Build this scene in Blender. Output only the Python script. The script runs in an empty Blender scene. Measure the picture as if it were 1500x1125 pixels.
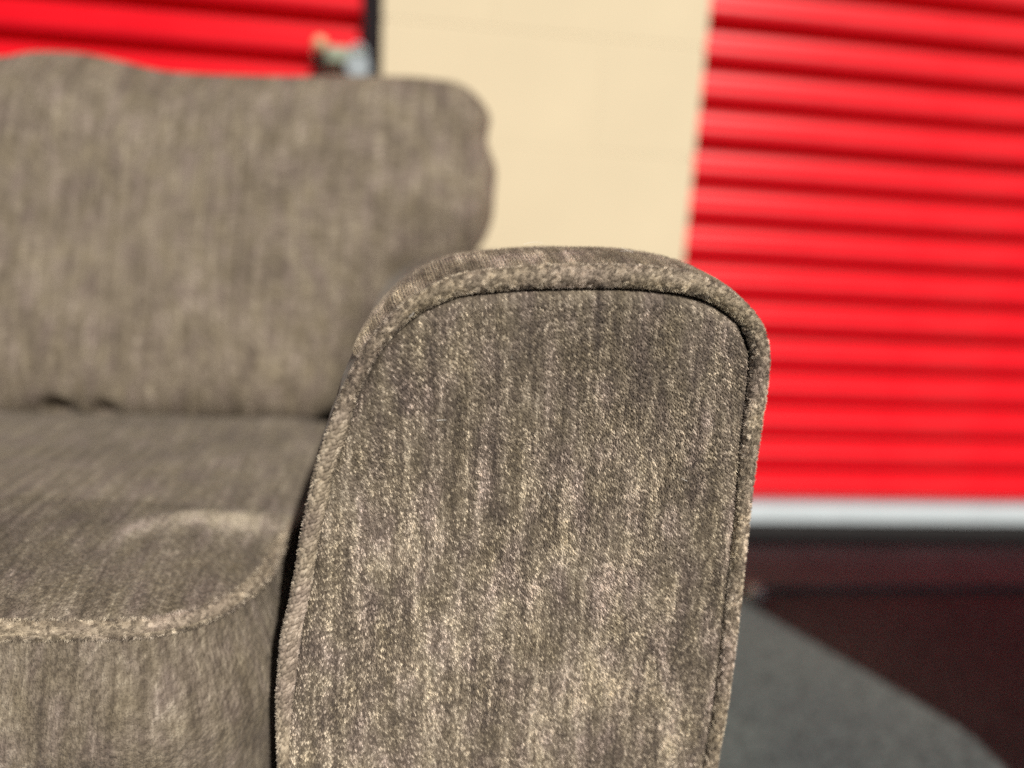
import bpy, bmesh, math
import numpy as np
from mathutils import Vector, Matrix

sc = bpy.context.scene
R = math.radians
rng = np.random.default_rng(7)

# ------------------------------------------------------------------ camera
yaw, pitch, roll, CAM_H = R(7.5), R(12.0), R(3.35), 0.65
fwd = Vector((math.sin(yaw) * math.cos(pitch), math.cos(yaw) * math.cos(pitch), -math.sin(pitch)))
r0 = Vector((math.cos(yaw), -math.sin(yaw), 0))
u0 = r0.cross(fwd)
rt = r0 * math.cos(roll) + u0 * math.sin(roll)
up = -r0 * math.sin(roll) + u0 * math.cos(roll)
cam_d = bpy.data.cameras.new('camera')
cam = bpy.data.objects.new('camera', cam_d)
sc.collection.objects.link(cam)
m = Matrix((rt, up, -fwd)).transposed().to_4x4()
m.translation = Vector((0, 0, CAM_H))
cam.matrix_world = m
cam_d.sensor_width = 36
cam_d.lens = 26.4
cam_d.clip_start = 0.01
cam_d.clip_end = 600
cam_d.dof.use_dof = True
cam_d.dof.focus_distance = 0.424
cam_d.dof.aperture_fstop = 1.85
sc.camera = cam

# ------------------------------------------------------------------ light
SUN_AZ, SUN_EL = R(15), R(35)
sdir = Vector((math.sin(SUN_AZ) * math.cos(SUN_EL), -math.cos(SUN_AZ) * math.cos(SUN_EL), math.sin(SUN_EL)))
w = bpy.data.worlds.new('World'); sc.world = w; w.use_nodes = True
nt = w.node_tree
sky = nt.nodes.new('ShaderNodeTexSky'); sky.sky_type = 'NISHITA'; sky.sun_disc = False
sky.sun_elevation = SUN_EL; sky.sun_rotation = R(180 - 15)
nt.links.new(sky.outputs[0], nt.nodes['Background'].inputs[0])
nt.nodes['Background'].inputs[1].default_value = 0.05
sl = bpy.data.lights.new('sun', 'SUN'); sl.energy = 5.0; sl.angle = R(0.53); sl.color = (1, .95, .87)
so = bpy.data.objects.new('sun', sl); sc.collection.objects.link(so)
so.rotation_euler = sdir.to_track_quat('Z', 'Y').to_euler()
so.location = (2, -3, 5)
vs = sc.view_settings
vs.view_transform = 'Standard'; vs.look = 'None'; vs.gamma = 1; vs.exposure = 0.0
sc.cycles.use_denoising = False
sc.cycles.use_adaptive_sampling = False
sc.cycles.max_bounces = 6

# ------------------------------------------------------------------ helpers
def link(o, parent=None):
    sc.collection.objects.link(o)
    if parent is not None: o.parent = parent
    return o

def tag(o, label=None, cat=None, group=None, kind=None):
    if label: o['label'] = label
    if cat: o['category'] = cat
    if group: o['group'] = group
    if kind: o['kind'] = kind
    return o

def empty(name, loc=(0, 0, 0)):
    o = bpy.data.objects.new(name, None); o.location = loc; o.empty_display_size = .1
    return link(o)

def from_arrays(name, verts, faces, mat, parent=None, attrs=None, smooth=True):
    verts = np.asarray(verts, dtype=np.float32); faces = np.asarray(faces, dtype=np.int32)
    me = bpy.data.meshes.new(name)
    n = faces.shape[1]
    me.vertices.add(len(verts)); me.vertices.foreach_set('co', verts.ravel())
    me.loops.add(faces.size); me.loops.foreach_set('vertex_index', faces.ravel())
    me.polygons.add(len(faces))
    me.polygons.foreach_set('loop_start', np.arange(0, faces.size, n, dtype=np.int32))
    me.polygons.foreach_set('loop_total', np.full(len(faces), n, dtype=np.int32))
    if smooth: me.polygons.foreach_set('use_smooth', np.ones(len(faces), dtype=bool))
    me.update(calc_edges=True)
    for k, a in (attrs or {}).items():
        a = np.asarray(a, dtype=np.float32)
        if a.ndim == 1:
            at = me.attributes.new(k, 'FLOAT', 'POINT'); at.data.foreach_set('value', a)
        else:
            at = me.attributes.new(k, 'FLOAT_VECTOR', 'POINT')
            b = np.zeros((len(a), 3), np.float32); b[:, :a.shape[1]] = a
            at.data.foreach_set('vector', b.ravel())
    me.materials.append(mat)
    return link(bpy.data.objects.new(name, me), parent)

def grid_faces(nr, nc, wrap=False):
    i = np.arange(nr - 1)[:, None]; j = np.arange(nc if wrap else nc - 1)[None, :]
    a = i * nc + j; b = i * nc + (j + 1) % nc
    return np.stack([a, b, b + nc, a + nc], -1).reshape(-1, 4)

def box_mesh(name, x0, x1, y0, y1, z0, z1, bev=0.0, seg=2):
    bm = bmesh.new()
    bmesh.ops.create_cube(bm, size=1)
    for v in bm.verts:
        v.co = Vector((x0 + (v.co.x + .5) * (x1 - x0), y0 + (v.co.y + .5) * (y1 - y0), z0 + (v.co.z + .5) * (z1 - z0)))
    if bev: bmesh.ops.bevel(bm, geom=bm.edges[:], offset=bev, segments=seg, profile=.6, affect='EDGES')
    me = bpy.data.meshes.new(name); bm.to_mesh(me); bm.free()
    return me

def box(name, x0, x1, y0, y1, z0, z1, mat, parent=None, bev=0.0):
    me = box_mesh(name, x0, x1, y0, y1, z0, z1, bev); me.materials.append(mat)
    return link(bpy.data.objects.new(name, me), parent)

def cyl_into(bm, p0, p1, r0, r1=None, seg=20):
    p0, p1 = Vector(p0), Vector(p1); d = p1 - p0
    mt = Matrix.Translation((p0 + p1) / 2) @ d.to_track_quat('Z', 'Y').to_matrix().to_4x4()
    bmesh.ops.create_cone(bm, cap_ends=True, segments=seg, radius1=r0, radius2=r0 if r1 is None else r1, depth=d.length, matrix=mt)

def bm_obj(name, bm, mat, parent=None, smooth=False):
    me = bpy.data.meshes.new(name)
    if smooth:
        for f in bm.faces: f.smooth = True
    bm.to_mesh(me); bm.free(); me.materials.append(mat)
    return link(bpy.data.objects.new(name, me), parent)

# smooth value noise in numpy, bilinear with smoothstep
def vnoise(x, y, seed):
    g = np.random.default_rng(seed).random((256, 256)).astype(np.float32)
    xi = np.floor(x).astype(int); yi = np.floor(y).astype(int)
    fx = x - xi; fy = y - yi; fx = fx * fx * (3 - 2 * fx); fy = fy * fy * (3 - 2 * fy)
    a = g[yi % 256, xi % 256]; b = g[yi % 256, (xi + 1) % 256]
    c = g[(yi + 1) % 256, xi % 256]; d = g[(yi + 1) % 256, (xi + 1) % 256]
    return (a * (1 - fx) + b * fx) * (1 - fy) + (c * (1 - fx) + d * fx) * fy

# tufts of the pile: jittered lattice of bumps; returns height 0..1 and a random tone per tuft
def tufts(u, v, seed, jitter=.75, centres=None):
    g = np.random.default_rng(seed)
    jx = g.random((256, 256)).astype(np.float32); jy = g.random((256, 256)).astype(np.float32); tn = g.random((256, 256)).astype(np.float32)
    ui = np.floor(u).astype(int); vi = np.floor(v).astype(int)
    best = np.full(u.shape, 9.0, np.float32); tone = np.zeros(u.shape, np.float32)
    for dv in (-1, 0, 1):
        for du in (-1, 0, 1):
            cu, cv = ui + du, vi + dv
            px = cu + .5 + (jx[cv % 256, cu % 256] - .5) * jitter + .5 * (cv % 2)
            py = cv + .5 + (jy[cv % 256, cu % 256] - .5) * jitter
            d = (u - px) ** 2 + (v - py) ** 2
            k = d < best
            best = np.where(k, d, best); tone = np.where(k, tn[cv % 256, cu % 256], tone)
            if centres is not None: centres[0] = np.where(k, px, centres[0]); centres[1] = np.where(k, py, centres[1])
    # the half-cell shift can put the nearest one a cell further off
    return np.clip(1 - best * 1.35, 0, 1), tone

def resample(pts, step):
    p = np.asarray(pts, float)
    # Catmull-Rom
    q = np.vstack([2 * p[0] - p[1], p, 2 * p[-1] - p[-2]])
    out = []
    for i in range(1, len(q) - 2):
        t = np.linspace(0, 1, 24, endpoint=False)[:, None]
        a, b, c, d = q[i - 1], q[i], q[i + 1], q[i + 2]
        out.append(.5 * (2 * b + (c - a) * t + (2 * a - 5 * b + 4 * c - d) * t * t + (-a + 3 * b - 3 * c + d) * t ** 3))
    out.append(p[-1:]); o = np.vstack(out)
    s = np.r_[0, np.cumsum(np.linalg.norm(np.diff(o, axis=0), axis=1))]
    n = max(2, int(round(s[-1] / step)) + 1); t = np.linspace(0, s[-1], n)
    return np.stack([np.interp(t, s, o[:, k]) for k in range(o.shape[1])], 1), t

def smooth_path(p, n):
    for _ in range(n):
        q = p.copy(); q[1:-1] = .25 * p[:-2] + .5 * p[1:-1] + .25 * p[2:]; p = q
    return p

# ------------------------------------------------------------------ materials
class N:
    def __init__(s, name):
        s.m = bpy.data.materials.new(name); s.m.use_nodes = True
        s.t = s.m.node_tree; s.b = s.t.nodes['Principled BSDF']
    def n(s, typ, **kw):
        x = s.t.nodes.new(typ)
        for k, v in kw.items():
            if isinstance(k, str) and hasattr(x, k): setattr(x, k, v)
        return x
    def l(s, a, b): s.t.links.new(a, b)
    def noise(s, vec, scale, detail=2, rough=.5):
        x = s.n('ShaderNodeTexNoise'); x.inputs['Scale'].default_value = scale
        x.inputs['Detail'].default_value = detail; x.inputs['Roughness'].default_value = rough
        if vec is not None: s.l(vec, x.inputs['Vector'])
        return x.outputs['Fac']
    def mapping(s, vec, scale):
        x = s.n('ShaderNodeMapping'); x.inputs['Scale'].default_value = scale; s.l(vec, x.inputs['Vector'])
        return x.outputs[0]
    def math(s, op, a, b=None, c=None):
        x = s.n('ShaderNodeMath'); x.operation = op
        for i, v in enumerate((a, b, c)):
            if v is None: continue
            if isinstance(v, (int, float)): x.inputs[i].default_value = v
            else: s.l(v, x.inputs[i])
        return x.outputs[0]
    def ramp(s, fac, stops):
        x = s.n('ShaderNodeValToRGB'); e = x.color_ramp.elements
        while len(e) < len(stops): e.new(.5)
        for i, (p, c) in enumerate(stops): e[i].position = p; e[i].color = (*c, 1)
        s.l(fac, x.inputs[0]); return x.outputs[0]
    def mix(s, fac, a, b, mode='MIX'):
        x = s.n('ShaderNodeMix', data_type='RGBA'); x.blend_type = mode
        for sock, v in ((x.inputs[0], fac), (x.inputs[6], a), (x.inputs[7], b)):
            if isinstance(v, (int, float)): sock.default_value = v
            elif isinstance(v, tuple): sock.default_value = (*v, 1)
            else: s.l(v, sock)
        return x.outputs[2]
    def bump(s, h, strength, dist):
        x = s.n('ShaderNodeBump'); x.inputs['Strength'].default_value = strength; x.inputs['Distance'].default_value = dist
        s.l(h, x.inputs['Height']); s.l(x.outputs[0], s.b.inputs['Normal'])

def fabric(name, bump=0.0, gain=1.0, sheen=.08, streaks=1.0, tuft=.30, rough=.75, spec=.25, tint=(1, 1, 1), blotch=1.0):
    k = N(name)
    at = k.n('ShaderNodeAttribute'); at.attribute_name = 'cloth_uv'; uv = at.outputs['Vector']
    tt = k.n('ShaderNodeAttribute'); tt.attribute_name = 'tuft_tone'; tone = tt.outputs['Fac']
    streak = k.noise(k.mapping(uv, (190, 13, 1)), 1, 2, .55)
    fine = k.noise(k.mapping(uv, (620, 70, 1)), 1, 2, .6)
    blot = k.noise(k.mapping(uv, (34, 20, 1)), 1, 3, .55)
    wide = k.noise(k.mapping(uv, (13, 8, 1)), 1, 2, .5)
    grain = k.noise(uv, 900, 2, .6)
    f = k.math('MULTIPLY_ADD', streak, .62 * streaks, -.31 * streaks)
    f = k.math('ADD', f, k.math('MULTIPLY_ADD', fine, .34 * streaks, -.17 * streaks))
    f = k.math('ADD', f, k.math('MULTIPLY_ADD', blot, .75 * blotch, -.375 * blotch))
    f = k.math('ADD', f, k.math('MULTIPLY_ADD', grain, .30, -.15))
    f = k.math('ADD', f, k.math('MULTIPLY_ADD', tone, tuft, -.5 * tuft))
    f = k.math('ADD', f, k.math('MULTIPLY_ADD', wide, .45 * blotch, -.225 * blotch))
    f = k.math('ADD', f, .5)
    col = k.ramp(f, [(0.08, (.060 * gain, .047 * gain, .038 * gain)), (.40, (.150 * gain, .121 * gain, .092 * gain)),
                     (.62, (.258 * gain, .214 * gain, .167 * gain)), (.90, (.55 * gain, .48 * gain, .39 * gain))])
    hue = k.noise(k.mapping(uv, (60, 28, 1)), 1, 2, .5)
    huec = k.ramp(hue, [(.3, (1.0, 1.0, .93)), (.5, (1, 1, 1)), (.7, (1.0, .97, 1.06))])
    col = k.mix(1.0, col, huec, 'MULTIPLY')
    col = k.mix(1.0, col, tint, 'MULTIPLY')
    k.l(col, k.b.inputs['Base Color'])
    k.b.inputs['Roughness'].default_value = rough
    k.b.inputs['Specular IOR Level'].default_value = spec
    k.b.inputs['Sheen Weight'].default_value = sheen
    k.b.inputs['Sheen Roughness'].default_value = .4
    k.b.inputs['Sheen Tint'].default_value = (.9, .85, .78, 1)
    if bump:
        v = k.n('ShaderNodeTexVoronoi'); v.inputs['Scale'].default_value = 1
        k.l(k.mapping(uv, (520, 380, 1)), v.inputs['Vector'])
        hgt = k.math('ADD', k.math('MULTIPLY', v.outputs['Distance'], -1.0), k.math('MULTIPLY', grain, .8))
        k.bump(hgt, 1.0, bump)
    return k.m

M_near = fabric('chenille_near', tint=(1.0, .985, .95), gain=.68, streaks=1.3)
M_far = fabric('chenille_bumped', bump=.0013, tint=(1.0, .985, .94), gain=.93, streaks=1.0, blotch=.55)
M_fib2 = fabric('chenille_seat_fibre', gain=.85, sheen=.1, streaks=1.2, tuft=.5, rough=.5, spec=.4)
M_cord = fabric('chenille_cord', tint=(1.0, .99, .95), gain=1.45, streaks=.35, tuft=.32)
M_cordfib = fabric('chenille_cord_fibre', tint=(1.0, .99, .95), gain=1.7, sheen=.2, streaks=.4, tuft=.8, rough=.48, spec=.6)
M_fib = fabric('chenille_fibre', tint=(1.0, .985, .95), gain=2.05, sheen=.2, streaks=1.7, tuft=.68, rough=.48, spec=.6)

def plain(name, col, rough=.5, metal=0.0, var=.15, scale=30, bump=0, coat=0, spec=.5):
    k = N(name); tc = k.n('ShaderNodeTexCoord'); v = tc.outputs['Object']
    n = k.noise(v, scale, 4, .6)
    c = k.ramp(n, [(.25, tuple(x * (1 - var) for x in col)), (.75, tuple(min(1, x * (1 + var)) for x in col))])
    k.l(c, k.b.inputs['Base Color'])
    k.b.inputs['Roughness'].default_value = rough; k.b.inputs['Metallic'].default_value = metal
    k.b.inputs['Specular IOR Level'].default_value = spec
    k.b.inputs['Coat Weight'].default_value = coat; k.b.inputs['Coat Roughness'].default_value = .25
    if bump: k.bump(n, .6, bump)
    return k.m

k = N('red_enamel'); tc = k.n('ShaderNodeTexCoord'); v = tc.outputs['Object']; oi = k.n('ShaderNodeObjectInfo')
n1 = k.noise(k.mapping(v, (2.5, 2.5, 9)), 1, 4, .6); n2 = k.noise(v, 45, 3, .6)
dust = k.ramp(k.math('ADD', k.math('MULTIPLY', n1, .7), k.math('MULTIPLY', n2, .3)), [(.35, (.62, .004, .012)), (.55, (.68, .006, .014)), (.75, (.66, .014, .020))])
k.l(dust, k.b.inputs['Base Color']); k.b.inputs['Specular IOR Level'].default_value = .22
k.l(k.math('MULTIPLY_ADD', n1, .22, .24), k.b.inputs['Roughness'])
M_red = k.m
M_cream = plain('cream_masonry_paint', (.635, .535, .365), .85, 0, .035, 5, .0006)
M_mortar = plain('painted_joint', (.625, .527, .36), .9, 0, .03, 8)
M_black = plain('black_steel', (.010, .006, .008), .7, 0, .2, 40, spec=.15)
M_rubber = plain('black_rubber', (.02, .018, .018), .8, 0, .2, 60)
M_bar = plain('white_aluminium', (.54, .60, .63), .4, 0, .05, 20)
M_zinc = plain('zinc_latch', (.26, .30, .22), .6, .2, .15, 60)
M_brass = plain('brass_knob', (.62, .42, .24), .6, .2, .1, 60)
M_steel = plain('padlock_steel', (.30, .34, .36), .6, .3, .06, 60)
M_wood = plain('dark_wood', (.05, .028, .018), .45, 0, .3, 25)
M_conc = plain('concrete', (.135, .145, .142), .9, 0, .25, 9, .002)
M_lint = plain('lint', (.75, .72, .66), .8)
M_roof = plain('roof_metal', (.22, .21, .20), .5, .3, .05, 4)

k = N('asphalt'); tc = k.n('ShaderNodeTexCoord'); v = tc.outputs['Object']
vo = k.n('ShaderNodeTexVoronoi'); vo.inputs['Scale'].default_value = 160; k.l(v, vo.inputs['Vector'])
sp = k.ramp(vo.outputs['Color'], [(.2, (.056, .070, .070)), (.8, (.120, .146, .144))])
bl = k.ramp(k.noise(v, 4.5, 4, .6), [(.3, (.75, .75, .77)), (.7, (1.12, 1.1, 1.05))])
k.l(k.mix(1.0, sp, bl, 'MULTIPLY'), k.b.inputs['Base Color']); k.b.inputs['Roughness'].default_value = .9
k.bump(vo.outputs['Distance'], .5, .003)
M_asph = k.m

# ------------------------------------------------------------------ setting
S = 250
g = from_arrays('ground', [(-S, -S, 0), (S, -S, 0), (S, S, 0), (-S, S, 0)], [(0, 1, 2, 3)], M_asph, smooth=False)
tag(g, kind='structure')
ap = box('concrete_apron', -9, 9, 1.232, 1.412, -.05, .012, M_conc, bev=.004); tag(ap, kind='structure')
th = box('threshold', -9, 9, 1.4125, 1.66, -.05, .006, M_rubber); tag(th, kind='structure')

# storage building: painted block piers, lintel, added overhang
WALL_Y = 1.44
bld = empty('storage_building', (0.2, 1.6, 0))
tag(bld, 'cream painted block storage building with red roll-up doors behind the sofa', 'building')
bpar = bld.matrix_basis.inverted()
def under(o, parent):
    o.parent = parent; o.matrix_parent_inverse = Matrix.Translation(parent.location).inverted(); return o
piers = [(-.077, .513), (-3.22, -2.63), (3.065, 3.655)]
bw, bh = .397, .1975
full = box_mesh('block', 0, bw - .002, 0, .2, 0, bh - .004, .0012); full.materials.append(M_cream)
half = box_mesh('block', 0, .590 - bw + .002, 0, .2, 0, bh - .004, .0012); half.materials.append(M_cream)
for pi, (a, b) in enumerate(piers):
    under(box('mortar_core', a + .004, b - .004, WALL_Y + .0005, WALL_Y + .197, 0, 2.37, M_mortar), bld)
    for c in range(12):
        for q in range(2):
            first_full = (c % 2 == 0)
            me = full if (q == 0) == first_full else half
            x = a if q == 0 else a + (bw if first_full else .590 - bw + .004)
            o = link(bpy.data.objects.new('block', me)); o.location = (x, WALL_Y + float(rng.uniform(-.0004, .0004)), .003 + c * bh)
            under(o, bld)
under(box('lintel', -3.22, 3.655, WALL_Y - .004, WALL_Y + .2, 2.373, 2.9, M_cream, bev=.004), bld)
under(box('back_wall', -3.22, 3.655, 4.6, 4.8, 0, 2.9, M_cream), bld)
under(box('side_wall', -3.42, -3.223, WALL_Y + .01, 4.8, 0, 2.9, M_cream), bld)
under(box('side_wall', 3.658, 3.86, WALL_Y + .01, 4.8, 0, 2.9, M_cream), bld)
under(box('sky_block_roof', -3.5, 3.95, WALL_Y - 1.99, 4.9, 2.903, 2.98, M_roof, bev=.006), bld)  # deep overhang added out of view to block sky light

# storage row across the drive, unseen, added to cut sky light
row = empty('added_storage_row', (0, -9, 0)); tag(row, 'cream storage row added out of view behind the camera to cut sky light', 'building')
under(box('wall', -16, 16, -12, -9, 0, 2.9, M_cream, bev=.01), row)
under(box('sky_block_roof', -16.1, 16.1, -12.1, -8.8, 2.903, 3.0, M_roof, bev=.006), row)
for dx in range(-5, 6):
    under(box('door', dx * 3.0 - 1.2, dx * 3.0 + 1.2, -8.997, -8.96, .01, 2.3, M_red, bev=.004), row)

# roll-up doors: every corrugation is a slat
PITCH = .0735
prof = [(0, .0), (.006, -.006), (.012, -.016), (.0165, -.0240), (.0205, -.0268), (.028, -.0280), (.038, -.0275), (.045, -.025), (.050, -.018), (.053, -.009), (.0555, -.002), (.058, 0), (PITCH, 0)]
# z measured upward; face bulges toward the yard (-Y)
def slat_mesh(wd, seed):
    p = np.array(prof); n = len(p); nx = 41
    xv = np.linspace(0, wd, nx); V = []
    for i, x in enumerate(xv):
        wob = .0022 * (vnoise(np.array([x * 3.1]), np.array([seed * 7.3]), 61)[0] - .5) + .0010 * (vnoise(np.array([x * 11]), np.array([seed * 3.7]), 62)[0] - .5)
        for zz, yy in zip(p[:, 0], p[:, 1]):
            V.append((x, yy + wob * min(1, -yy / .028), zz))
    Fc = [(i * n + a, (i + 1) * n + a, (i + 1) * n + a + 1, i * n + a + 1) for i in range(nx - 1) for a in range(n - 1)]
    me = bpy.data.meshes.new('slat'); me.from_pydata(V, [], Fc)
    for f in me.polygons: f.use_smooth = True
    me.materials.append(M_red)
    return me
def roll_door(x0, x1, label, zoff=0.0):
    dY = 1.507
    d = empty('roll_up_door', ((x0 + x1) / 2, dY, 0))
    tag(d, label, 'door', 'red roll-up doors of the storage building')
    mes = [slat_mesh(x1 - x0, q) for q in range(5)]
    for i in range(31):
        o = link(bpy.data.objects.new('slat', mes[(i * 3 + i // 4) % 5])); o.rotation_euler.x = R(float(rng.uniform(-1.6, 1.6))); o.location = (x0, dY + float(rng.uniform(-.001, .001)), .081 + zoff + i * PITCH); under(o, d)
    bmb = bmesh.new()
    under(box('bottom_bar', x0, x1, dY - .030, dY + .012, .040, .0805 + zoff, M_bar, bev=.003), d)
    under(box('rubber_seal', x0 + .004, x1 - .004, dY - .014, dY + .006, .0065, .0395, M_rubber, bev=.003), d)
    under(box('guide_rail', x0 - .006, x0 + .001, dY - .048, dY - .031, .007, 2.37, M_black, bev=.002), d)
    under(box('guide_rail', x1 - .026, x1 + .006, dY - .048, dY - .031, .007, 2.37, M_black, bev=.002), d)
    bmb.free()
    return d
dr = roll_door(.521, 3.057, 'red corrugated roll-up door right of the cream pier, with white bottom bar')
dl = roll_door(-2.622, -.085, 'red corrugated roll-up door left of the cream pier, with slide latch and padlock', .022)

# slide latch at the edge of the left door
lt = empty('slide_latch', (-.15, 1.47, .925)); 
tag(lt, 'grey green metal slide latch with round knob on the left red door', 'latch')
under(box('latch_plate', -.200, -.105, 1.476, 1.4895, .905, .945, M_zinc, bev=.002), lt)
under(box('slide_bolt', -.196, -.096, 1.462, 1.4755, .917, .934, M_zinc, bev=.003), lt)
b = bmesh.new(); cyl_into(b, (-.183, 1.4615, .934), (-.183, 1.449, .9365), .005); bmesh.ops.create_uvsphere(b, u_segments=20, v_segments=12, radius=.0135, matrix=Matrix.Translation((-.183, 1.440, .938)))
under(bm_obj('knob', b, M_brass, smooth=True), lt)
pl = empty('padlock', (-.118, 1.45, .88)); tag(pl, 'small silver padlock hanging from the slide latch on the left red door', 'padlock')
b = bmesh.new(); cyl_into(b, (-.118, 1.434, .905), (-.118, 1.4605, .905), .021, seg=32)
bmesh.ops.bevel(b, geom=[e for e in b.edges if len(e.link_faces) == 2 and abs(e.calc_face_angle()) > 1], offset=.003, segments=2, affect='EDGES')
under(bm_obj('lock_body', b, M_steel), pl)
pp = [(-.131 + .0, .918), (-.131, .932), (-.126, .941), (-.118, .945), (-.110, .941), (-.105, .932), (-.105, .918)]
b = bmesh.new()
for (a0, z0_), (a1, z1_) in zip(pp[:-1], pp[1:]): cyl_into(b, (a0, 1.447, z0_), (a1, 1.447, z1_), .0035, seg=12)
under(bm_obj('shackle', b, M_steel), pl)

# pale lump standing in for a sunlit bit of the apron
b = bmesh.new(); bmesh.ops.create_icosphere(b, subdivisions=3, radius=1)
for v_ in b.verts:
    q = v_.co.copy(); f_ = 1 + .18 * math.sin(q.x * 3.1 + 1) * math.cos(q.y * 2.7) + .10 * math.sin(q.z * 5 + q.x * 4)
    v_.co = Vector((q.x * .019 * f_, q.y * .016 * f_, max(q.z * .017 * f_, -.011)))
sunlit_spot = bm_obj('sunlit_spot', b, plain('sunlit_spot_pale', (.62, .60, .55), .9, 0, .2, 90, .001), smooth=True)
sunlit_spot.location = (.632, 1.207, .0112)
tag(sunlit_spot, 'small pale lump standing in for a sunlit bit of the apron, just right of the sofa arm, below the door', 'sunlit_spot')

# ------------------------------------------------------------------ sofa
sofa = empty('sofa', (-.65, .8, 0))
tag(sofa, 'brown grey chenille sofa with corded arm, seat cushion and rounded back, in sunlight', 'sofa')

SIL = [(-.0742, .06), (-.0742, .15), (-.0740, .24), (-0.0738, 0.3301), (-0.0742, 0.3782), (-0.0713, 0.4139), (-0.0667, 0.436), (-0.0617, 0.467), (-0.058, 0.4885), (-0.0519, 0.5193), (-0.0437, 0.5441), (-0.0416, 0.5547), (-0.0367, 0.5657), (-0.0312, 0.5789), (-0.0253, 0.5886), (-0.0155, 0.5992), (-0.0093, 0.606), (-0.0006, 0.6128), (0.0191, 0.6234), (0.0334, 0.627), (0.0624, 0.631), (0.092, 0.6329), (0.1222, 0.6337), (0.1427, 0.6318), (0.1551, 0.6291), (0.1678, 0.6244), (0.1781, 0.6181), (0.1881, 0.6094), (0.194, 0.6012), (0.1985, 0.592), (0.2004, 0.5811), (0.2005, 0.5647), (0.2004, 0.5473), (0.1998, 0.519), (0.2003, 0.4871), (0.2013, 0.4505), (0.2020, 0.4201), (0.2024, 0.3793), (0.2014, 0.3449), (0.2005, 0.317), (.200, .24), (.200, .15), (.200, .06)]
SEAM = [(-.068, .06), (-.068, .15), (-.068, .24), (-0.0686, 0.3299), (-0.0675, 0.3629), (-0.0646, 0.3833), (-0.0615, 0.4151), (-0.0565, 0.4409), (-0.0528, 0.4671), (-0.0488, 0.4886), (-0.0421, 0.5195), (-0.034, 0.5455), (-0.0312, 0.555), (-0.0257, 0.5683), (-0.0204, 0.5778), (-0.0138, 0.5876), (-0.0062, 0.5967), (0.003, 0.6032), (0.0136, 0.6084), (0.0214, 0.6119), (0.0435, 0.6152), (0.0691, 0.6180), (0.093, 0.6194), (0.1082, 0.6201), (0.1235, 0.6199), (0.1442, 0.6185), (0.1567, 0.6156), (0.1679, 0.6108), (0.1792, 0.6032), (0.185, 0.5944), (0.1881, 0.5832), (0.1887, 0.5671), (0.1888, 0.547), (0.1894, 0.5189), (0.1907, 0.487), (0.1916, 0.4452), (0.1922, 0.4128), (0.1922, 0.3641), (0.1907, 0.3194), (.190, .24), (.190, .15), (.190, .06)]
PY = .400
MIRR = 2 * -.752

def fibres(name, root, nrm, lay, L, rad, uv, tone, mat, parent, lift=.6, npts=4, clump=0.0, droop=.35, tips=None):
    n = len(root)
    root = np.asarray(root, np.float32); nrm = np.asarray(nrm, np.float32); lay = np.asarray(lay, np.float32)
    jit = rng.normal(0, .42, (n, 3)).astype(np.float32)
    tn_ = np.asarray(tone)
    tilt = np.stack([np.sin(tn_ * 503), np.cos(tn_ * 911), np.sin(tn_ * 1307 + 1)], 1) * clump
    d = nrm * lift + lay * (1 - lift) + jit * (.55 if clump == 0 else .3) + tilt
    d /= np.linalg.norm(d, axis=1, keepdims=True)
    # stay outside the cloth
    k = (d * nrm).sum(1); d += nrm * np.clip(.12 - k, 0, 1)[:, None]
    Ls = (np.asarray(L) * rng.uniform(.55, 1.25, n)).astype(np.float32)[:, None]
    P = np.zeros((n, npts, 3), np.float32)
    curl = rng.normal(0, .3, (n, 3)).astype(np.float32)
    for i in range(npts):
        t = i / (npts - 1)
        if tips is not None:
            mid_ = root * .45 + tips * .55 + nrm * (np.linalg.norm(tips - root, axis=1, keepdims=True) * .18) + curl * .00008
            P[:, i] = root * (1 - t) ** 2 + mid_ * 2 * t * (1 - t) + tips * t * t; continue
        P[:, i] = root + d * Ls * t + (lay * droop + curl * .5) * Ls * t * t * .6
    rr = np.repeat((rad * rng.uniform(.7, 1.3, n))[:, None], npts, 1) * np.linspace(1, .45, npts)[None, :]
    cu = bpy.data.hair_curves.new(name)
    cu.add_curves([npts] * n)
    cu.attributes['position'].data.foreach_set('vector', P.ravel())
    a = cu.attributes.get('radius') or cu.attributes.new('radius', 'FLOAT', 'POINT')
    a.data.foreach_set('value', rr.astype(np.float32).ravel())
    a = cu.attributes.new('cloth_uv', 'FLOAT_VECTOR', 'CURVE'); b3 = np.zeros((n, 3), np.float32); b3[:, :2] = uv
    a.data.foreach_set('vector', b3.ravel())
    a = cu.attributes.new('tuft_tone', 'FLOAT', 'CURVE'); a.data.foreach_set('value', np.asarray(tone, np.float32))
    cu.materials.append(mat)
    o = link(bpy.data.objects.new(name, cu)); tag(o, kind='stuff')
    o.parent = parent
    # parents sit at the origin of the sofa empty's frame
    o.matrix_parent_inverse = parent.matrix_world.inverted() if parent.type != 'EMPTY' else Matrix.Translation(parent.location).inverted()
    return o

# cord centre line and radius, from the seam to the outer edge
sil, _ = resample(SIL, .0005)
seam, _ = resample(SEAM, .0005)
seam = smooth_path(seam, 30)
def path_mid():
    tt = np.linspace(0, 1, 2600)
    # match by arc length of silhouette to closest seam point
    s = sil[np.linspace(0, len(sil) - 1, 2600).astype(int)]
    c = np.zeros_like(s); r = np.zeros(len(s))
    for i in range(0, len(s), 200):
        d2 = ((s[i:i + 200, None] - seam[None, ::3]) ** 2).sum(-1)
        j = d2.argmin(1)
        c[i:i + 200] = (s[i:i + 200] + seam[::3][j]) / 2; r[i:i + 200] = np.sqrt(d2.min(1)) / 2
    return c, r
mid, mr = path_mid()
mid = smooth_path(mid, 60); mr = np.convolve(np.pad(mr, 60, mode='edge'), np.ones(121) / 121, 'valid')

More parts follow.
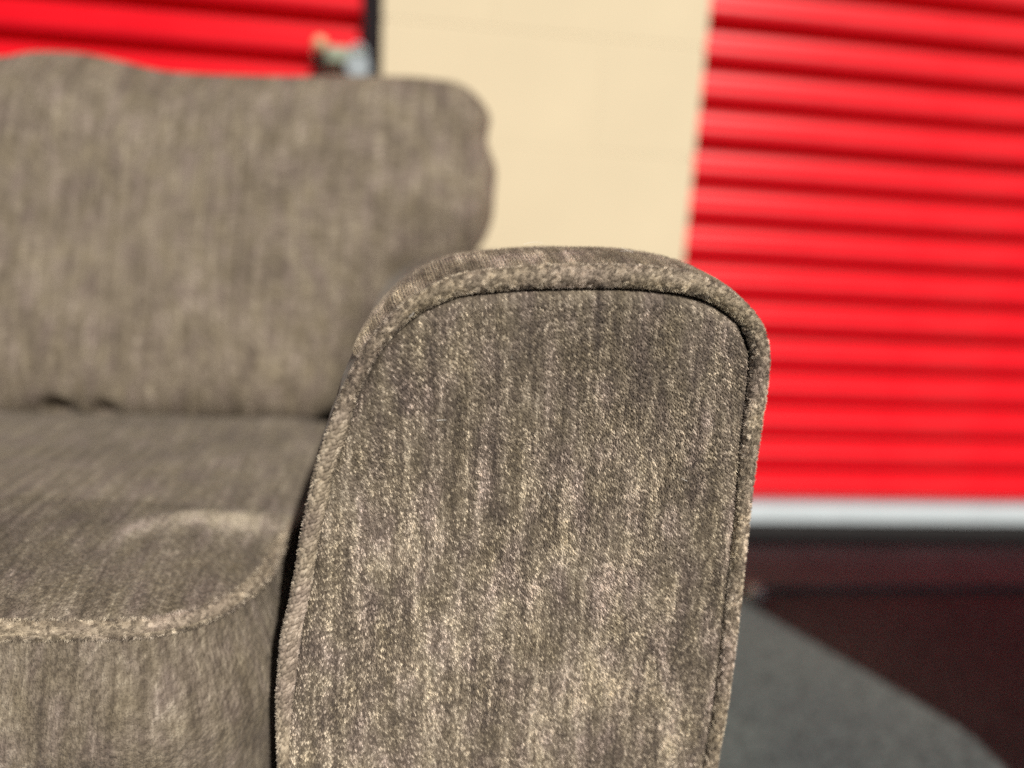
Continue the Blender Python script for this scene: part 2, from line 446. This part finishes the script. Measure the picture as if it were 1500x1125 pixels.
def outward(p):
    t = np.gradient(p, axis=0); t /= np.linalg.norm(t, axis=1, keepdims=True)
    return t, np.stack([-t[:, 1], t[:, 0]], 1)   # path runs up the left, over, down the right

# ---- front panel
def seg_dist(px, pz, path):
    out = np.full(px.shape, 9e9, np.float32)
    a = path[:-1]; b = path[1:]
    for (ax, az), (bx, bz) in zip(a, b):
        dx, dz = bx - ax, bz - az; L2 = dx * dx + dz * dz
        t = np.clip(((px - ax) * dx + (pz - az) * dz) / L2, 0, 1)
        d = (px - ax - t * dx) ** 2 + (pz - az - t * dz) ** 2
        np.minimum(out, d, out=out)
    return np.sqrt(out)

def panel_fields(X, Z):
    # signed distance to the seam, positive inside
    co = seam[::40]
    d = seg_dist(X, Z, co)
    zt = np.interp(X, [-1, 1], [0, 0])
    poly = co; ins = np.zeros(X.shape, bool)
    x0, z0 = poly[-1]
    for x1, z1 in poly:
        c = ((z1 > Z) != (z0 > Z)) & (X < (x0 - x1) * (Z - z1) / (z0 - z1 + 1e-12) + x1)
        ins ^= c; x0, z0 = x1, z1
    return np.where(ins, d, -d)

TU, TV = .0015, .0018
def cloth_tufts(X, Z, seed):
    # rows of pile tufts leaning one way over most of the panel and the other way along its left edge
    wx = X + .0012 * (vnoise(X * 260, Z * 260, seed + 1) - .5) + .010 * (vnoise(X * 14, Z * 10, seed + 6) - .5)
    wz = Z + .0012 * (vnoise(X * 260, Z * 260, seed + 2) - .5) + .010 * (vnoise(X * 12, Z * 9, seed + 7) - .5)
    out = []
    for lean, tu, tv, jit in ((.75, TU, TV, .52), (-.55, .0016, .0019, .45)):
        u = wx / tu; v = (wz + wx * lean) / tv
        cen = [np.zeros_like(u), np.zeros_like(u)]
        h, t = tufts(u + 400, v + 900, seed, jit, cen)
        cx = (cen[0] - 400) * tu; cz = (cen[1] - 900) * tv - cx * lean
        out.append((h, t, cx + X - wx, cz + Z - wz))
    left = (-.028 - X) / .05 + 1.0 * (.52 - Z) / .25 * .35 + .9 * (vnoise(X * 60, Z * 45, seed + 9) - .5) + .35
    kf_ = left > .5
    h, t, cx, cz = [np.where(kf_, b, a) for a, b in zip(*out)]
    h2, _ = tufts(wx / .0009 + 300, (wz + wx * .7) / .0011 + 700, seed + 3, .9)
    return h, h2, t, cx, cz

xs = np.arange(-.0765, .2035, .0005)
zs = np.r_[np.linspace(.06, .29, 60)[:-1], np.arange(.29, .630, .0005)]
X, Z = np.meshgrid(xs, zs)
D = panel_fields(X, Z)
H1, H2, TN, CX, CZ = cloth_tufts(X, Z, 11)
loose = .6 + .8 * vnoise(X * 45, Z * 30, 77)
near_edge = np.clip(D / .006, 0, 1)
# nap brushed pale over the middle and foot of the panel, dark below the top left corner
TN = np.clip(TN, 0, 1) + .19 * np.exp(-((X - .055) / .085) ** 2 - ((Z - .43) / .075) ** 2) - .16 * np.exp(-((X - .05) / .06) ** 2 - ((Z - .575) / .035) ** 2) - .15 * np.exp(-((X - .13) / .05) ** 2 - ((Z - .55) / .05) ** 2) - .04
hgt = (.00120 * H1 + .00035 * H2) * loose * (.35 + .65 * near_edge) + .0009 * (vnoise(X * 70, Z * 45, 5) - .5) + .0018 * (vnoise(X * 22, Z * 14, 6) - .5)
crease = .0040 * np.exp(-np.clip(D, 0, 1) / .0016)
welt = -.0004 * np.exp(-((D - .0085) / .0025) ** 2)
puff = -.0035 * (1 - np.exp(-np.clip(D, 0, 1) / .004)) - .003 * (1 - np.exp(-np.clip(D, 0, 1) / .03))
Yp = PY + crease + welt + puff - hgt + np.where(D < 0, .004, 0)
keep = D > -.0035
idx = -np.ones(X.size, int); kf = keep.ravel(); idx[kf] = np.arange(kf.sum())
gf = grid_faces(*X.shape); gf = gf[kf[gf].all(1)]
V = np.stack([X.ravel(), Yp.ravel(), Z.ravel()], 1)
arm = None
# ---- arm body: the outline swept back along Y
def arm_body(name, path, y0, y1, near_step, parent, mirror=None, coarse=False):
    t, n = outward(path)
    ys = [y0]; st = near_step
    while ys[-1] < y1:
        ys.append(ys[-1] + st); st = min(st * 1.05, .02)
    ys = np.array(ys); ys[-1] = y1
    sarc = np.r_[0, np.cumsum(np.linalg.norm(np.diff(path, axis=0), axis=1))]
    Y = np.repeat(ys[:, None], len(path), 1); Sg = np.repeat(sarc[None], len(ys), 0)
    topw = np.clip((path[:, 1] - .56) / .07, 0, 1)[None, :] ** 1.5
    rel = Y - y0
    off = .0022 + .0040 * (1 - np.exp(-rel / .012)) + .0052 * topw * np.exp(-((rel - .060) / .05) ** 2) * 1.0
    off += .0012 * (vnoise(Sg * 40, Y * 40, 31) - .5) * np.clip(rel / .01, 0, 1)
    if not coarse:
        H, T = tufts(Sg / .0018 + 500, Y / .0021 + 300, 41, .8)
        off += .0006 * H
    else:
        T = np.full(Y.shape, .5)
    fall = -.030 * np.clip((rel - .12) / .5, 0, 1) ** 1.3
    Xb = path[None, :, 0] + n[None, :, 0] * off
    Zb = path[None, :, 1] + n[None, :, 1] * off + fall * topw
    if mirror is not None: Xb = mirror - Xb
    Vv = np.stack([Xb.ravel(), Y.ravel(), Zb.ravel()], 1)
    Fq = grid_faces(len(ys), len(path))
    if mirror is None: Fq = Fq[:, ::-1]
    uvb = np.stack([Sg.ravel() + 3.1, Y.ravel() + 1.7], 1)
    o = from_arrays(name, Vv, Fq, M_near if not coarse else M_far, None, {'cloth_uv': uvb, 'tuft_tone': T.ravel()})
    # close the back end
    return under(o, parent), (Xb, Y, Zb, n, Sg)

bp = mid[np.linspace(0, len(mid) - 1, 800).astype(int)]
arm, (aX, aY, aZ, aN, aS) = arm_body('arm', bp, PY + .0035, 1.16, .0011, sofa)

panel = from_arrays('front_panel', V[kf], idx[gf], M_near, None, {'cloth_uv': np.stack([X.ravel()[kf], Z.ravel()[kf]], 1), 'tuft_tone': TN.ravel()[kf]})
def child(o, parent):
    o.parent = parent; o.matrix_parent_inverse = parent.matrix_world.inverted(); return o
bpy.context.view_layer.update()
child(panel, arm)

# ---- piping round the panel
def cord(name, P3, N3, B3, rad, seed, parent, step_uv, knit=None, mat=M_cord, seg=80, amp=.0007):
    # P3 centre line, N3 / B3 frame vectors; tufts wound round the cord
    n = len(P3)
    s = np.r_[0, np.cumsum(np.linalg.norm(np.diff(P3, axis=0), axis=1))]
    th = np.linspace(0, 2 * np.pi, seg, endpoint=False)
    SS, TH = np.meshgrid(s, th, indexing='ij')
    arc = TH * .006
    slant = .25
    kn = np.zeros_like(SS) if knit is None else np.repeat(knit[:, None], seg, 1)
    sz = .0021
    # periodic in angle: whole number of tufts round
    jit = .5 * (vnoise(SS * 300, TH * 3, seed) - .5)
    H, T = tufts(TH / (2 * np.pi) * 16 + 512, (SS + arc * slant) / sz + 100 + jit, seed, .7)
    Hk, Tk = tufts(TH / (2 * np.pi) * 12 + 512, (SS - arc * .55) / .0025 + 100 + .4 * jit, seed + 4, .45)
    H2, _ = tufts(TH / (2 * np.pi) * 32 + 128, (SS + arc) / .001 + 50, seed + 1, .9)
    T = np.where(kn > .5, Tk, T)
    lump = vnoise(SS * 110, TH * 1.5, seed + 2) - .5
    r = rad[:, None] * (1 + .12 * lump) + kn * .0022 * (Hk - .55) + (1 - kn) * amp * 1.2 * (H - .5) + .0004 * H2
    V = P3[:, None] + N3[:, None] * (r * np.cos(TH))[..., None] + B3[:, None] * (r * np.sin(TH))[..., None]
    Fq = grid_faces(n, seg, True)
    nv = N3[:, None] * np.cos(TH)[..., None] + B3[:, None] * np.sin(TH)[..., None]
    uv = np.stack([TH.ravel() * .006 + 5.3, SS.ravel()], 1)
    uv = np.stack([SS.ravel() * .35 + 7.7, TH.ravel() * .006 + 2], 1)
    o = from_arrays(name, V.reshape(-1, 3), Fq, mat, None, {'cloth_uv': uv, 'tuft_tone': T.ravel()})
    return o, V, nv, uv.reshape(n, seg, 2), T

vis = mid[:, 1] > .28
cm = mid[vis]; cr = mr[vis]
_t, _n = outward(cm); cm = cm - _n * .0008
cm, sarc = resample(cm[::12], .0005)
cr = np.interp(np.linspace(0, 1, len(cm)), np.linspace(0, 1, len(cr)), cr)
ct, cn = outward(cm)
P3 = np.stack([cm[:, 0], np.full(len(cm), PY - .0010), cm[:, 1]], 1)
N3 = np.stack([cn[:, 0], np.zeros(len(cm)), cn[:, 1]], 1)
B3 = np.tile(np.array([[0, -1.0, 0]]), (len(cm), 1))
knit = np.clip((.558 - cm[:, 1]) / .02, 0, 1) * (cm[:, 0] < .06)
pip, pV, pN, pUV, pT = cord('piping', P3, N3, B3, cr - .0016 + .0013 * knit, 91, arm, None, knit)
child(pip, arm)
low = mid[mid[:, 1] < .2805]
for side in (0, 1):
    pts = mid[(mid[:, 1] < .2805) & ((mid[:, 0] < .06) == (side == 0))][::8]
    pts = pts if len(pts) > 2 else mid[:3]
    t_, n_ = outward(pts)
    q = np.stack([pts[:, 0], np.full(len(pts), PY + .0008), pts[:, 1]], 1)
    th = np.linspace(0, 2 * np.pi, 14, endpoint=False)
    nn = np.stack([n_[:, 0], 0 * n_[:, 0], n_[:, 1]], 1)
    vv = q[:, None] + .0056 * (nn[:, None] * np.cos(th)[None, :, None] + np.array([0, -1.0, 0]) * np.sin(th)[None, :, None])
    o = from_arrays('piping', vv.reshape(-1, 3), grid_faces(len(pts), 14, True), M_far, None, {'cloth_uv': vv.reshape(-1, 3)[:, [0, 2]]})
    child(o, arm)

# pile fibres on the panel, cord and arm top
def pick(prob, n):
    p = prob.ravel() / prob.sum(); return rng.choice(p.size, n, p=p)
gy, gx = np.gradient(Yp); gz = gy / np.gradient(zs)[:, None]; gx = gx / .0005
nrm = np.stack([gx, -np.ones_like(gx), gz], -1); nrm /= np.linalg.norm(nrm, axis=-1, keepdims=True)
fl = vnoise(X * 25, Z * 18, 55) - .5
lay = np.stack([.45 + 1.2 * fl, np.zeros_like(fl), -.8 + .6 * (vnoise(X * 30, Z * 20, 57) - .5)], -1)
wgt = ((D > .0017) & (Z > .30)).astype(float) * (.35 + H1) * (.4 + 1.2 * vnoise(X * 60, Z * 40, 58))
NF = 300000
ii = pick(wgt, NF)
ro = V[ii] + np.stack([rng.uniform(-.00025, .00025, NF), np.zeros(NF), rng.uniform(-.00025, .00025, NF)], 1)
nf = nrm.reshape(-1, 3)[ii]; lf = lay.reshape(-1, 3)[ii]
cen = np.stack([CX.ravel()[ii], Yp.ravel()[ii], CZ.ravel()[ii]], 1)
off = cen - ro; off[:, 1] = 0
ol = np.linalg.norm(off, axis=1, keepdims=True); off *= np.minimum(1, .0012 / np.maximum(ol, 1e-6))
hh = (.00095 * rng.uniform(.6, 1.25, NF) * (.7 + .6 * vnoise(ro[:, 0] * 70, ro[:, 2] * 50, 59)))[:, None]
tip = ro + off * rng.uniform(.7, 1.05, NF)[:, None] + np.array([[0, -1., 0]]) * hh + lf * hh * .55 + rng.normal(0, .00012, (NF, 3))
fibres('pile', ro, nf, lf, .0013, .000062, np.stack([X.ravel(), Z.ravel()], 1)[ii],
       TN.ravel()[ii] + rng.normal(0, .18, NF), M_fib, arm, tips=tip.astype(np.float32))
front = (pV[..., 1] < PY + .004)
zc = P3[:, None, 2] + 0 * front
fw = front * np.where(knit[:, None] > .5, .30, 1.0)
NC = 130000
ii = pick(fw, NC)
kk = np.repeat(knit[:, None], pV.shape[1], 1).ravel()[ii]
upv = np.tile(np.array([[.0, -.1, .15]]), (NC, 1))
fibres('pile', pV.reshape(-1, 3)[ii], pN.reshape(-1, 3)[ii], upv, np.where(kk > .5, .0007, .0012), .00007,
       pUV.reshape(-1, 2)[ii], pT.ravel()[ii], M_cordfib, pip, lift=.9, clump=.38)
am = ((aY < .56) & (aZ > .575)).astype(float) * np.exp(-(aY - PY) / .06)
NA = 60000
ii = pick(am, NA)
an = np.repeat(np.stack([aN[:, 0], 0 * aN[:, 0], aN[:, 1]], 1)[None], aY.shape[0], 0).reshape(-1, 3)
fibres('pile', np.stack([aX, aY, aZ], -1).reshape(-1, 3)[ii], an[ii], np.tile([[.2, -.5, .1]], (NA, 1)), .0014, .00006,
       np.stack([aS.ravel() + 3.1, aY.ravel() + 1.7], 1)[ii], np.full(NA, .5), M_fib, arm, lift=.5)
# stray lint
li = [(.0505, .580), (.031, .5755), (-.004, .60), (.128, .572), (.155, .513), (.075, .505), (.012, .545)]
lr = np.array([(x, PY - .0094, z) for x, z in li]); nl = len(li)
fibres('lint', lr, np.tile([[0, -1., 0]], (nl, 1)), np.array([[-.6, 0, .7], [.5, 0, .6], [.9, 0, .3], [-.8, 0, .1], [-.9, 0, .25], [.4, 0, -.8], [.8, 0, .5]]), .007, .00013,
       np.zeros((nl, 2)), np.ones(nl), M_lint, arm, lift=.15, npts=7, droop=-.6)
bt = [(.062, .455, .6385), (.118, .44, .638), (.127, .445, .6375)]
fibres('lint', np.array(bt), np.tile([[0, 0, 1.]], (3, 1)), np.array([[1, .1, 0], [1, 0, 0], [-.8, .3, .1]]), .012, .00012,
       np.zeros((3, 2)), np.ones(3), M_lint, arm, lift=.10, npts=6, droop=.1)

# ---- cushions
def round_plan(x0, x1, y0, y1, ax, ay, rb, n=22):
    pts = []
    for cx, cy, rx, ry, a0 in ((x0 + rb, y1 - rb, rb, rb, 90), (x0 + ax, y0 + ay, ax, ay, 180), (x1 - ax, y0 + ay, ax, ay, 270), (x1 - rb, y1 - rb, rb, rb, 0)):
        for i in range(n):
            a = R(a0 + 90 * i / (n - 1)); pts.append((cx + rx * math.cos(a), cy + ry * math.sin(a)))
    pts.append(pts[0]); p = np.array(pts)
    s = np.r_[0, np.cumsum(np.linalg.norm(np.diff(p, axis=0), axis=1))]
    return p, s

def worn(p):
    # nap rubbed pale near the arm
    d = (p[:, 1] - .535) - .45 * (p[:, 0] + .14) + .02 * (vnoise(p[:, 0] * 50 + 20, p[:, 1] * 50 + 20, 19) - .5)
    return 1.1 * np.exp(-(d / .022) ** 2) * np.exp(-((p[:, 0] + .135) / .052) ** 2) * (p[:, 2] > .41)

def seat_cushion(x0, x1, parent, ridge=False, fine=.0022):
    y0, y1, zt, zb = .4155, .86, .405, .255
    p, s = round_plan(x0, x1, y0, y1, .075, .085, .03)
    n = int(s[-1] / fine); t = np.linspace(0, s[-1], n, endpoint=False)
    pl = np.stack([np.interp(t, s, p[:, 0]), np.interp(t, s, p[:, 1])], 1)
    e_ = np.clip((pl[:, 1] - .50) / .22, 0, 1); e_ = e_ * e_ * (3 - 2 * e_) * .022
    pl[:, 0] += np.where(pl[:, 0] > (x0 + x1) / 2, e_, -e_) * np.clip(np.abs(pl[:, 0] - (x0 + x1) / 2) / ((x1 - x0) / 2), 0, 1)
    c = np.array([(x0 + x1) / 2, (y0 + y1) / 2])
    tn = np.roll(pl, -1, 0) - np.roll(pl, 1, 0); tn /= np.linalg.norm(tn, axis=1, keepdims=True)
    on = np.stack([tn[:, 1], -tn[:, 0]], 1)
    rings = []; uvs = []
    zz = np.linspace(zb, zt, 56)
    for z in zz:
        f = (z - zb) / (zt - zb)
        bul = .012 * math.sin(math.pi * min(1, max(0, f))) ** .8 - .003
        bul += .010 * min(1, max(0, (.388 - z) / .05))
        off = bul + .002 * (vnoise(t * 18, np.full(n, z * 25), 3) - .5)
        q = pl + on * off[:, None]
        rings.append(np.c_[q, np.full(n, z)]); uvs.append(np.c_[t + 9, np.full(n, z)])
    ns = 120
    for k_ in range(1, ns + 1):
        sc_ = 1 - (k_ / ns) ** 1.15 * .998
        # shrink by a constant margin near the edge
        q = c + (pl - c) * sc_
        z = zt + .004 + .027 * (1 - sc_ ** 5) ** .75 * np.ones(n) - .004 * (k_ < 2)
        z = z + .005 * (vnoise(q[:, 0] * 14 + 40, q[:, 1] * 14 + 40, 8) - .5) * (1 - sc_ ** 8)
        if ridge:
            # a rumple where people slide in past the arm
            d = (q[:, 1] - .545) - .45 * (q[:, 0] + .14) + .010 * (vnoise(q[:, 0] * 40 + 20, q[:, 1] * 40 + 20, 17) - .5)
            z = z + .0048 * np.exp(-(d / .014) ** 2) * np.exp(-((q[:, 0] + .135) / .055) ** 2)
        rings.append(np.c_[q, z]); uvs.append(np.c_[q[:, 0] + 14, q[:, 1]])
    Vv = np.array(rings).reshape(-1, 3); U = np.array(uvs).reshape(-1, 2)
    # open side seam: no wrap in uv needed, the cushion's hidden back corner carries it
    o = from_arrays('seat_cushion', Vv, grid_faces(len(rings), n, True), M_far, None, {'cloth_uv': U, 'tuft_tone': rng.random(len(Vv)) + worn(Vv)})
    under(o, parent); bpy.context.view_layer.update()
    return o, pl, on, t, Vv, U, n

sx0, sx1 = -.728, -.096
seat, spl, son, st_, sV, sU, sn = seat_cushion(sx0, sx1, sofa, True)
# piping on the seat's top edge, over the stretch from the front left corner round the right side
selm = np.where((spl[:, 1] < .70))[0]
order = np.roll(np.arange(sn), -int(np.argmax(spl[:, 1] - spl[:, 0])))   # start at the back left
pc = spl[order]; pc = pc[pc[:, 1] < .74]
pc, _ = resample(pc[::6], .0006)
tt = np.gradient(pc, axis=0); tt /= np.linalg.norm(tt, axis=1, keepdims=True)
so_ = np.stack([tt[:, 1], -tt[:, 0]], 1)
sway = .0025 * (vnoise(np.arange(len(pc)) * .012, np.zeros(len(pc)), 4) - .5)
P3s = np.c_[pc - so_ * .0015, .4075 + sway]
N3s = np.c_[so_, np.zeros(len(pc))]
B3s = np.tile([[0, 0, 1.0]], (len(pc), 1))
sp_, spV, spN, spUV, spT = cord('piping', P3s, N3s, B3s, np.full(len(pc), .0046), 131, seat, None, None, M_cord, 44, .0006)
child(sp_, seat)
fw = (spV[..., 0] > -.30) * (spV[..., 1] < .55) * 1.0
NS = 40000
ii = pick(fw, NS)
fibres('pile', spV.reshape(-1, 3)[ii], spN.reshape(-1, 3)[ii], np.tile([[.1, -.2, .3]], (NS, 1)), .0019, .00006, spUV.reshape(-1, 2)[ii], spT.ravel()[ii], M_cordfib, sp_, lift=.8, clump=.5)
fw = ((sV[:, 0] > -.30) & (sV[:, 1] < .56) & (sV[:, 2] > .29)) * 1.0
NS = 110000
ii = pick(fw, NS)
top = sV[:, 2] > .4085
sn3 = np.where(top[:, None], np.array([[0, 0, 1.]]), np.array([[0, -1., 0]]))
ro = sV[ii] + rng.uniform(-.0013, .0013, (NS, 3)) * np.where(top[ii][:, None], [[1, 1, 0]], [[1, 0, 1]])
fibres('pile', ro, sn3[ii], np.where(top[ii][:, None], [[.3, -.6, 0]], [[.3, 0, -.6]]), .0014, .00006, sU[ii] + (ro - sV[ii])[:, :2], rng.random(NS) * .7 + worn(sV[ii]), M_fib2, seat, lift=.4)

# back cushion: an inflated shape leaning back
OUT = [(-.745, .60), (-.745, .72), (-.730, .79), (-.69, .815), (-.60, .818), (-0.5075, 0.81), (-0.4626, 0.8195), (-0.4084, 0.8225), (-0.3602, 0.816), (-0.3037, 0.8089), (-0.1893, 0.8134), (-0.0884, 0.8218), (-0.0194, 0.8266), (0.0156, 0.826), (0.043, 0.824), (0.066, 0.811), (0.0855, 0.785), (0.0825, 0.752), (0.0940, 0.719), (0.093, 0.684), (0.089, 0.647), (0.068, 0.611), (0.0142, 0.5801), (-0.0427, 0.5244), (-0.0733, 0.4673), (-0.098, 0.42), (-.16, .405), (-.40, .405), (-.60, .402), (-.72, .410), (-.742, .48)]
def back_cushion(outl, name, parent, label=None):
    p, s = resample(np.vstack([outl, outl[:1]]), .004)
    p = p[:-1]; n = len(p)
    c = np.array([(p[:, 0].min() + p[:, 0].max()) / 2, .61])
    rings = []; uvs = []
    for sgn in (1, -1):
        rr = np.r_[np.sin(np.linspace(0, np.pi / 2, 90))]
        seq = rr if sgn == 1 else rr[::-1][1:]
        for s_ in seq:
            s_ = max(s_, .002)
            q = c + (p - c) * s_
            T = .092 * (1 - s_ ** 5) ** .5
            T = T * (1 + .10 * (vnoise(q[:, 0] * 7 + 50, q[:, 1] * 7 + 50, 12) - .5) + .06 * (vnoise(q[:, 0] * 22 + 50, q[:, 1] * 12 + 50, 13) - .5))
            T = T * (1 - .40 * np.exp(-((q[:, 0] + .385) / .016) ** 2 - ((q[:, 1] - .424) / .013) ** 2) - .25 * np.exp(-((q[:, 0] + .335) / .012) ** 2 - ((q[:, 1] - .424) / .011) ** 2))
            xr = q[:, 0] if c[0] > -.6 else MIRR - q[:, 0]
            T = T * (1 - .6 * np.clip((xr + .07) / .1, 0, 1) * np.clip((.665 - q[:, 1]) / .08, 0, 1))
            y = .90 + (q[:, 1] - .43) * .35 - sgn * T
            if sgn == -1: y = np.maximum(y, .90 + (q[:, 1] - .43) * .35)
            rings.append(np.c_[q[:, 0], y, q[:, 1]]); uvs.append(np.c_[q[:, 0] + 20, q[:, 1]])
    Vv = np.array(rings).reshape(-1, 3)
    o = from_arrays(name, Vv, grid_faces(len(rings), n, True), M_far, None, {'cloth_uv': np.array(uvs).reshape(-1, 2), 'tuft_tone': rng.random(len(Vv))})
    return under(o, parent)
back_cushion(np.array(OUT), 'back_cushion', sofa)

# the far half of the sofa, mirrored about its middle
far_arm, _ = arm_body('arm', bp[::6], PY + .0035, 1.16, .004, sofa, mirror=MIRR, coarse=True)
bpy.context.view_layer.update()
kk_ = seam[::60]
mc = np.array([[.06, .30]])
pv = np.vstack([[(MIRR - x, PY - .002, z) for x, z in kk_], [(MIRR - .06, PY - .006, .35)]])
fp = from_arrays('front_panel', pv, [(i, i + 1, len(kk_)) for i in range(len(kk_) - 1)], M_far, None, {'cloth_uv': pv[:, [0, 2]]}); child(fp, far_arm)
ms = mid[::10]; t_, n_ = outward(ms); th = np.linspace(0, 2 * np.pi, 14, endpoint=False)
q = np.stack([ms[:, 0], np.full(len(ms), PY), ms[:, 1]], 1); nn = np.stack([n_[:, 0], 0 * n_[:, 0], n_[:, 1]], 1)
vv = q[:, None] + .006 * (nn[:, None] * np.cos(th)[None, :, None] + np.array([0, -1.0, 0]) * np.sin(th)[None, :, None])
vv = vv.reshape(-1, 3); vv[:, 0] = MIRR - vv[:, 0]
o = from_arrays('piping', vv, grid_faces(len(ms), 14, True), M_far, None, {'cloth_uv': vv[:, [0, 2]]}); child(o, far_arm)
seat_cushion(MIRR - sx1, MIRR - sx0, sofa, False, .008)
o2 = np.array(OUT); o2[:, 0] = MIRR - o2[:, 0]
back_cushion(o2[::-1], 'back_cushion', sofa)
def cloth_box(name, *a, parent, bev):
    o = box(name, *a, M_far, bev=bev)
    me = o.data; co = np.zeros(len(me.vertices) * 3, np.float32); me.vertices.foreach_get('co', co); co = co.reshape(-1, 3)
    at = me.attributes.new('cloth_uv', 'FLOAT_VECTOR', 'POINT'); u = co.copy(); u[:, 1] = co[:, 2]; at.data.foreach_set('vector', u.ravel())
    return under(o, parent)
cloth_box('front_rail', -1.43, -.076, .425, .47, .075, .252, parent=sofa, bev=.008)
cloth_box('seat_deck', -1.43, -.076, .471, 1.05, .10, .25, parent=sofa, bev=.004)
cloth_box('back_frame', -1.44, -.02, 1.10, 1.19, .09, .66, parent=sofa, bev=.02)
for lx in (.06, MIRR - .06):
    for ly in (.47, 1.12):
        b = bmesh.new(); cyl_into(b, (lx, ly, 0), (lx, ly, .075), .018, .028)
        under(bm_obj('leg', b, M_wood, smooth=False), sofa)
cloth_box('arm_base', -.072, .198, .41, 1.155, .062, .10, parent=sofa, bev=.004)
cloth_box('arm_base', MIRR - .198, MIRR + .072, .41, 1.155, .062, .10, parent=sofa, bev=.004)

# ---- high-backed chair made up out of view at right, to cast the ground shadow
chair = empty('shadow_chair', (1.5, .0, 0))
tag(chair, 'unseen high-backed chair added right of the sofa to cast the ground shadow', 'shadow_chair')
cx0, cx1 = .935, 2.4
cloth_box('arm', cx0, cx0 + .17, -.52, .084, .10, .50, parent=chair, bev=.03)
cloth_box('arm', cx1 - .17, cx1, -.52, .084, .10, .50, parent=chair, bev=.03)
# winged backrest: an outline shaped to the edge of the cast shadow, given a padded thickness
half_o = [(.905, .12), (.917, .377), (.940, .45), (.962, .523), (.948, .61), (.924, .696), (.896, .80), (.890, .85), (.905, .885), (.98, .905), (1.1, .908), (1.4, .910)]
bo = half_o + [(cx0 + cx1 - x, z) for x, z in half_o[::-1]]
bo, _ = resample(bo, .02)
ce = np.array([1.667, .5]); rg = []
for s_, y in ((.90, .085), (.97, .09), (1.0, .11), (1.0, .21), (.97, .235), (.90, .24)):
    q = ce + (bo - ce) * np.array([1 - (1 - s_) * .35, s_ if s_ < 1 else 1]); q = ce + (bo - ce) * (1 - (1 - s_) * .3)
    rg.append(np.c_[q[:, 0], np.full(len(q), y), q[:, 1]])
nb = len(bo); vv = np.array(rg).reshape(-1, 3)
ff = [tuple(int(i) for i in f) for f in grid_faces(len(rg), nb, True)]
ff += [tuple(range(nb)), tuple(range((len(rg) - 1) * nb, len(rg) * nb))[::-1]]
me = bpy.data.meshes.new('backrest'); me.from_pydata(vv.tolist(), [], ff)
at = me.attributes.new('cloth_uv', 'FLOAT_VECTOR', 'POINT'); u = vv.copy(); u[:, 1] = vv[:, 2]; at.data.foreach_set('vector', u.astype(np.float32).ravel())
me.materials.append(M_far); under(link(bpy.data.objects.new('backrest', me)), chair)
cloth_box('seat_cushion', cx0 + .175, cx1 - .175, -.50, .08, .25, .40, parent=chair, bev=.03)
cloth_box('front_rail', cx0 + .172, cx1 - .172, -.48, .08, .11, .245, parent=chair, bev=.01)
for lx in (cx0 + .07, cx1 - .07):
    for ly in (-.45, .17):
        b = bmesh.new(); cyl_into(b, (lx, ly, 0), (lx, ly, .125), .018, .026)
        under(bm_obj('leg', b, M_wood), chair)
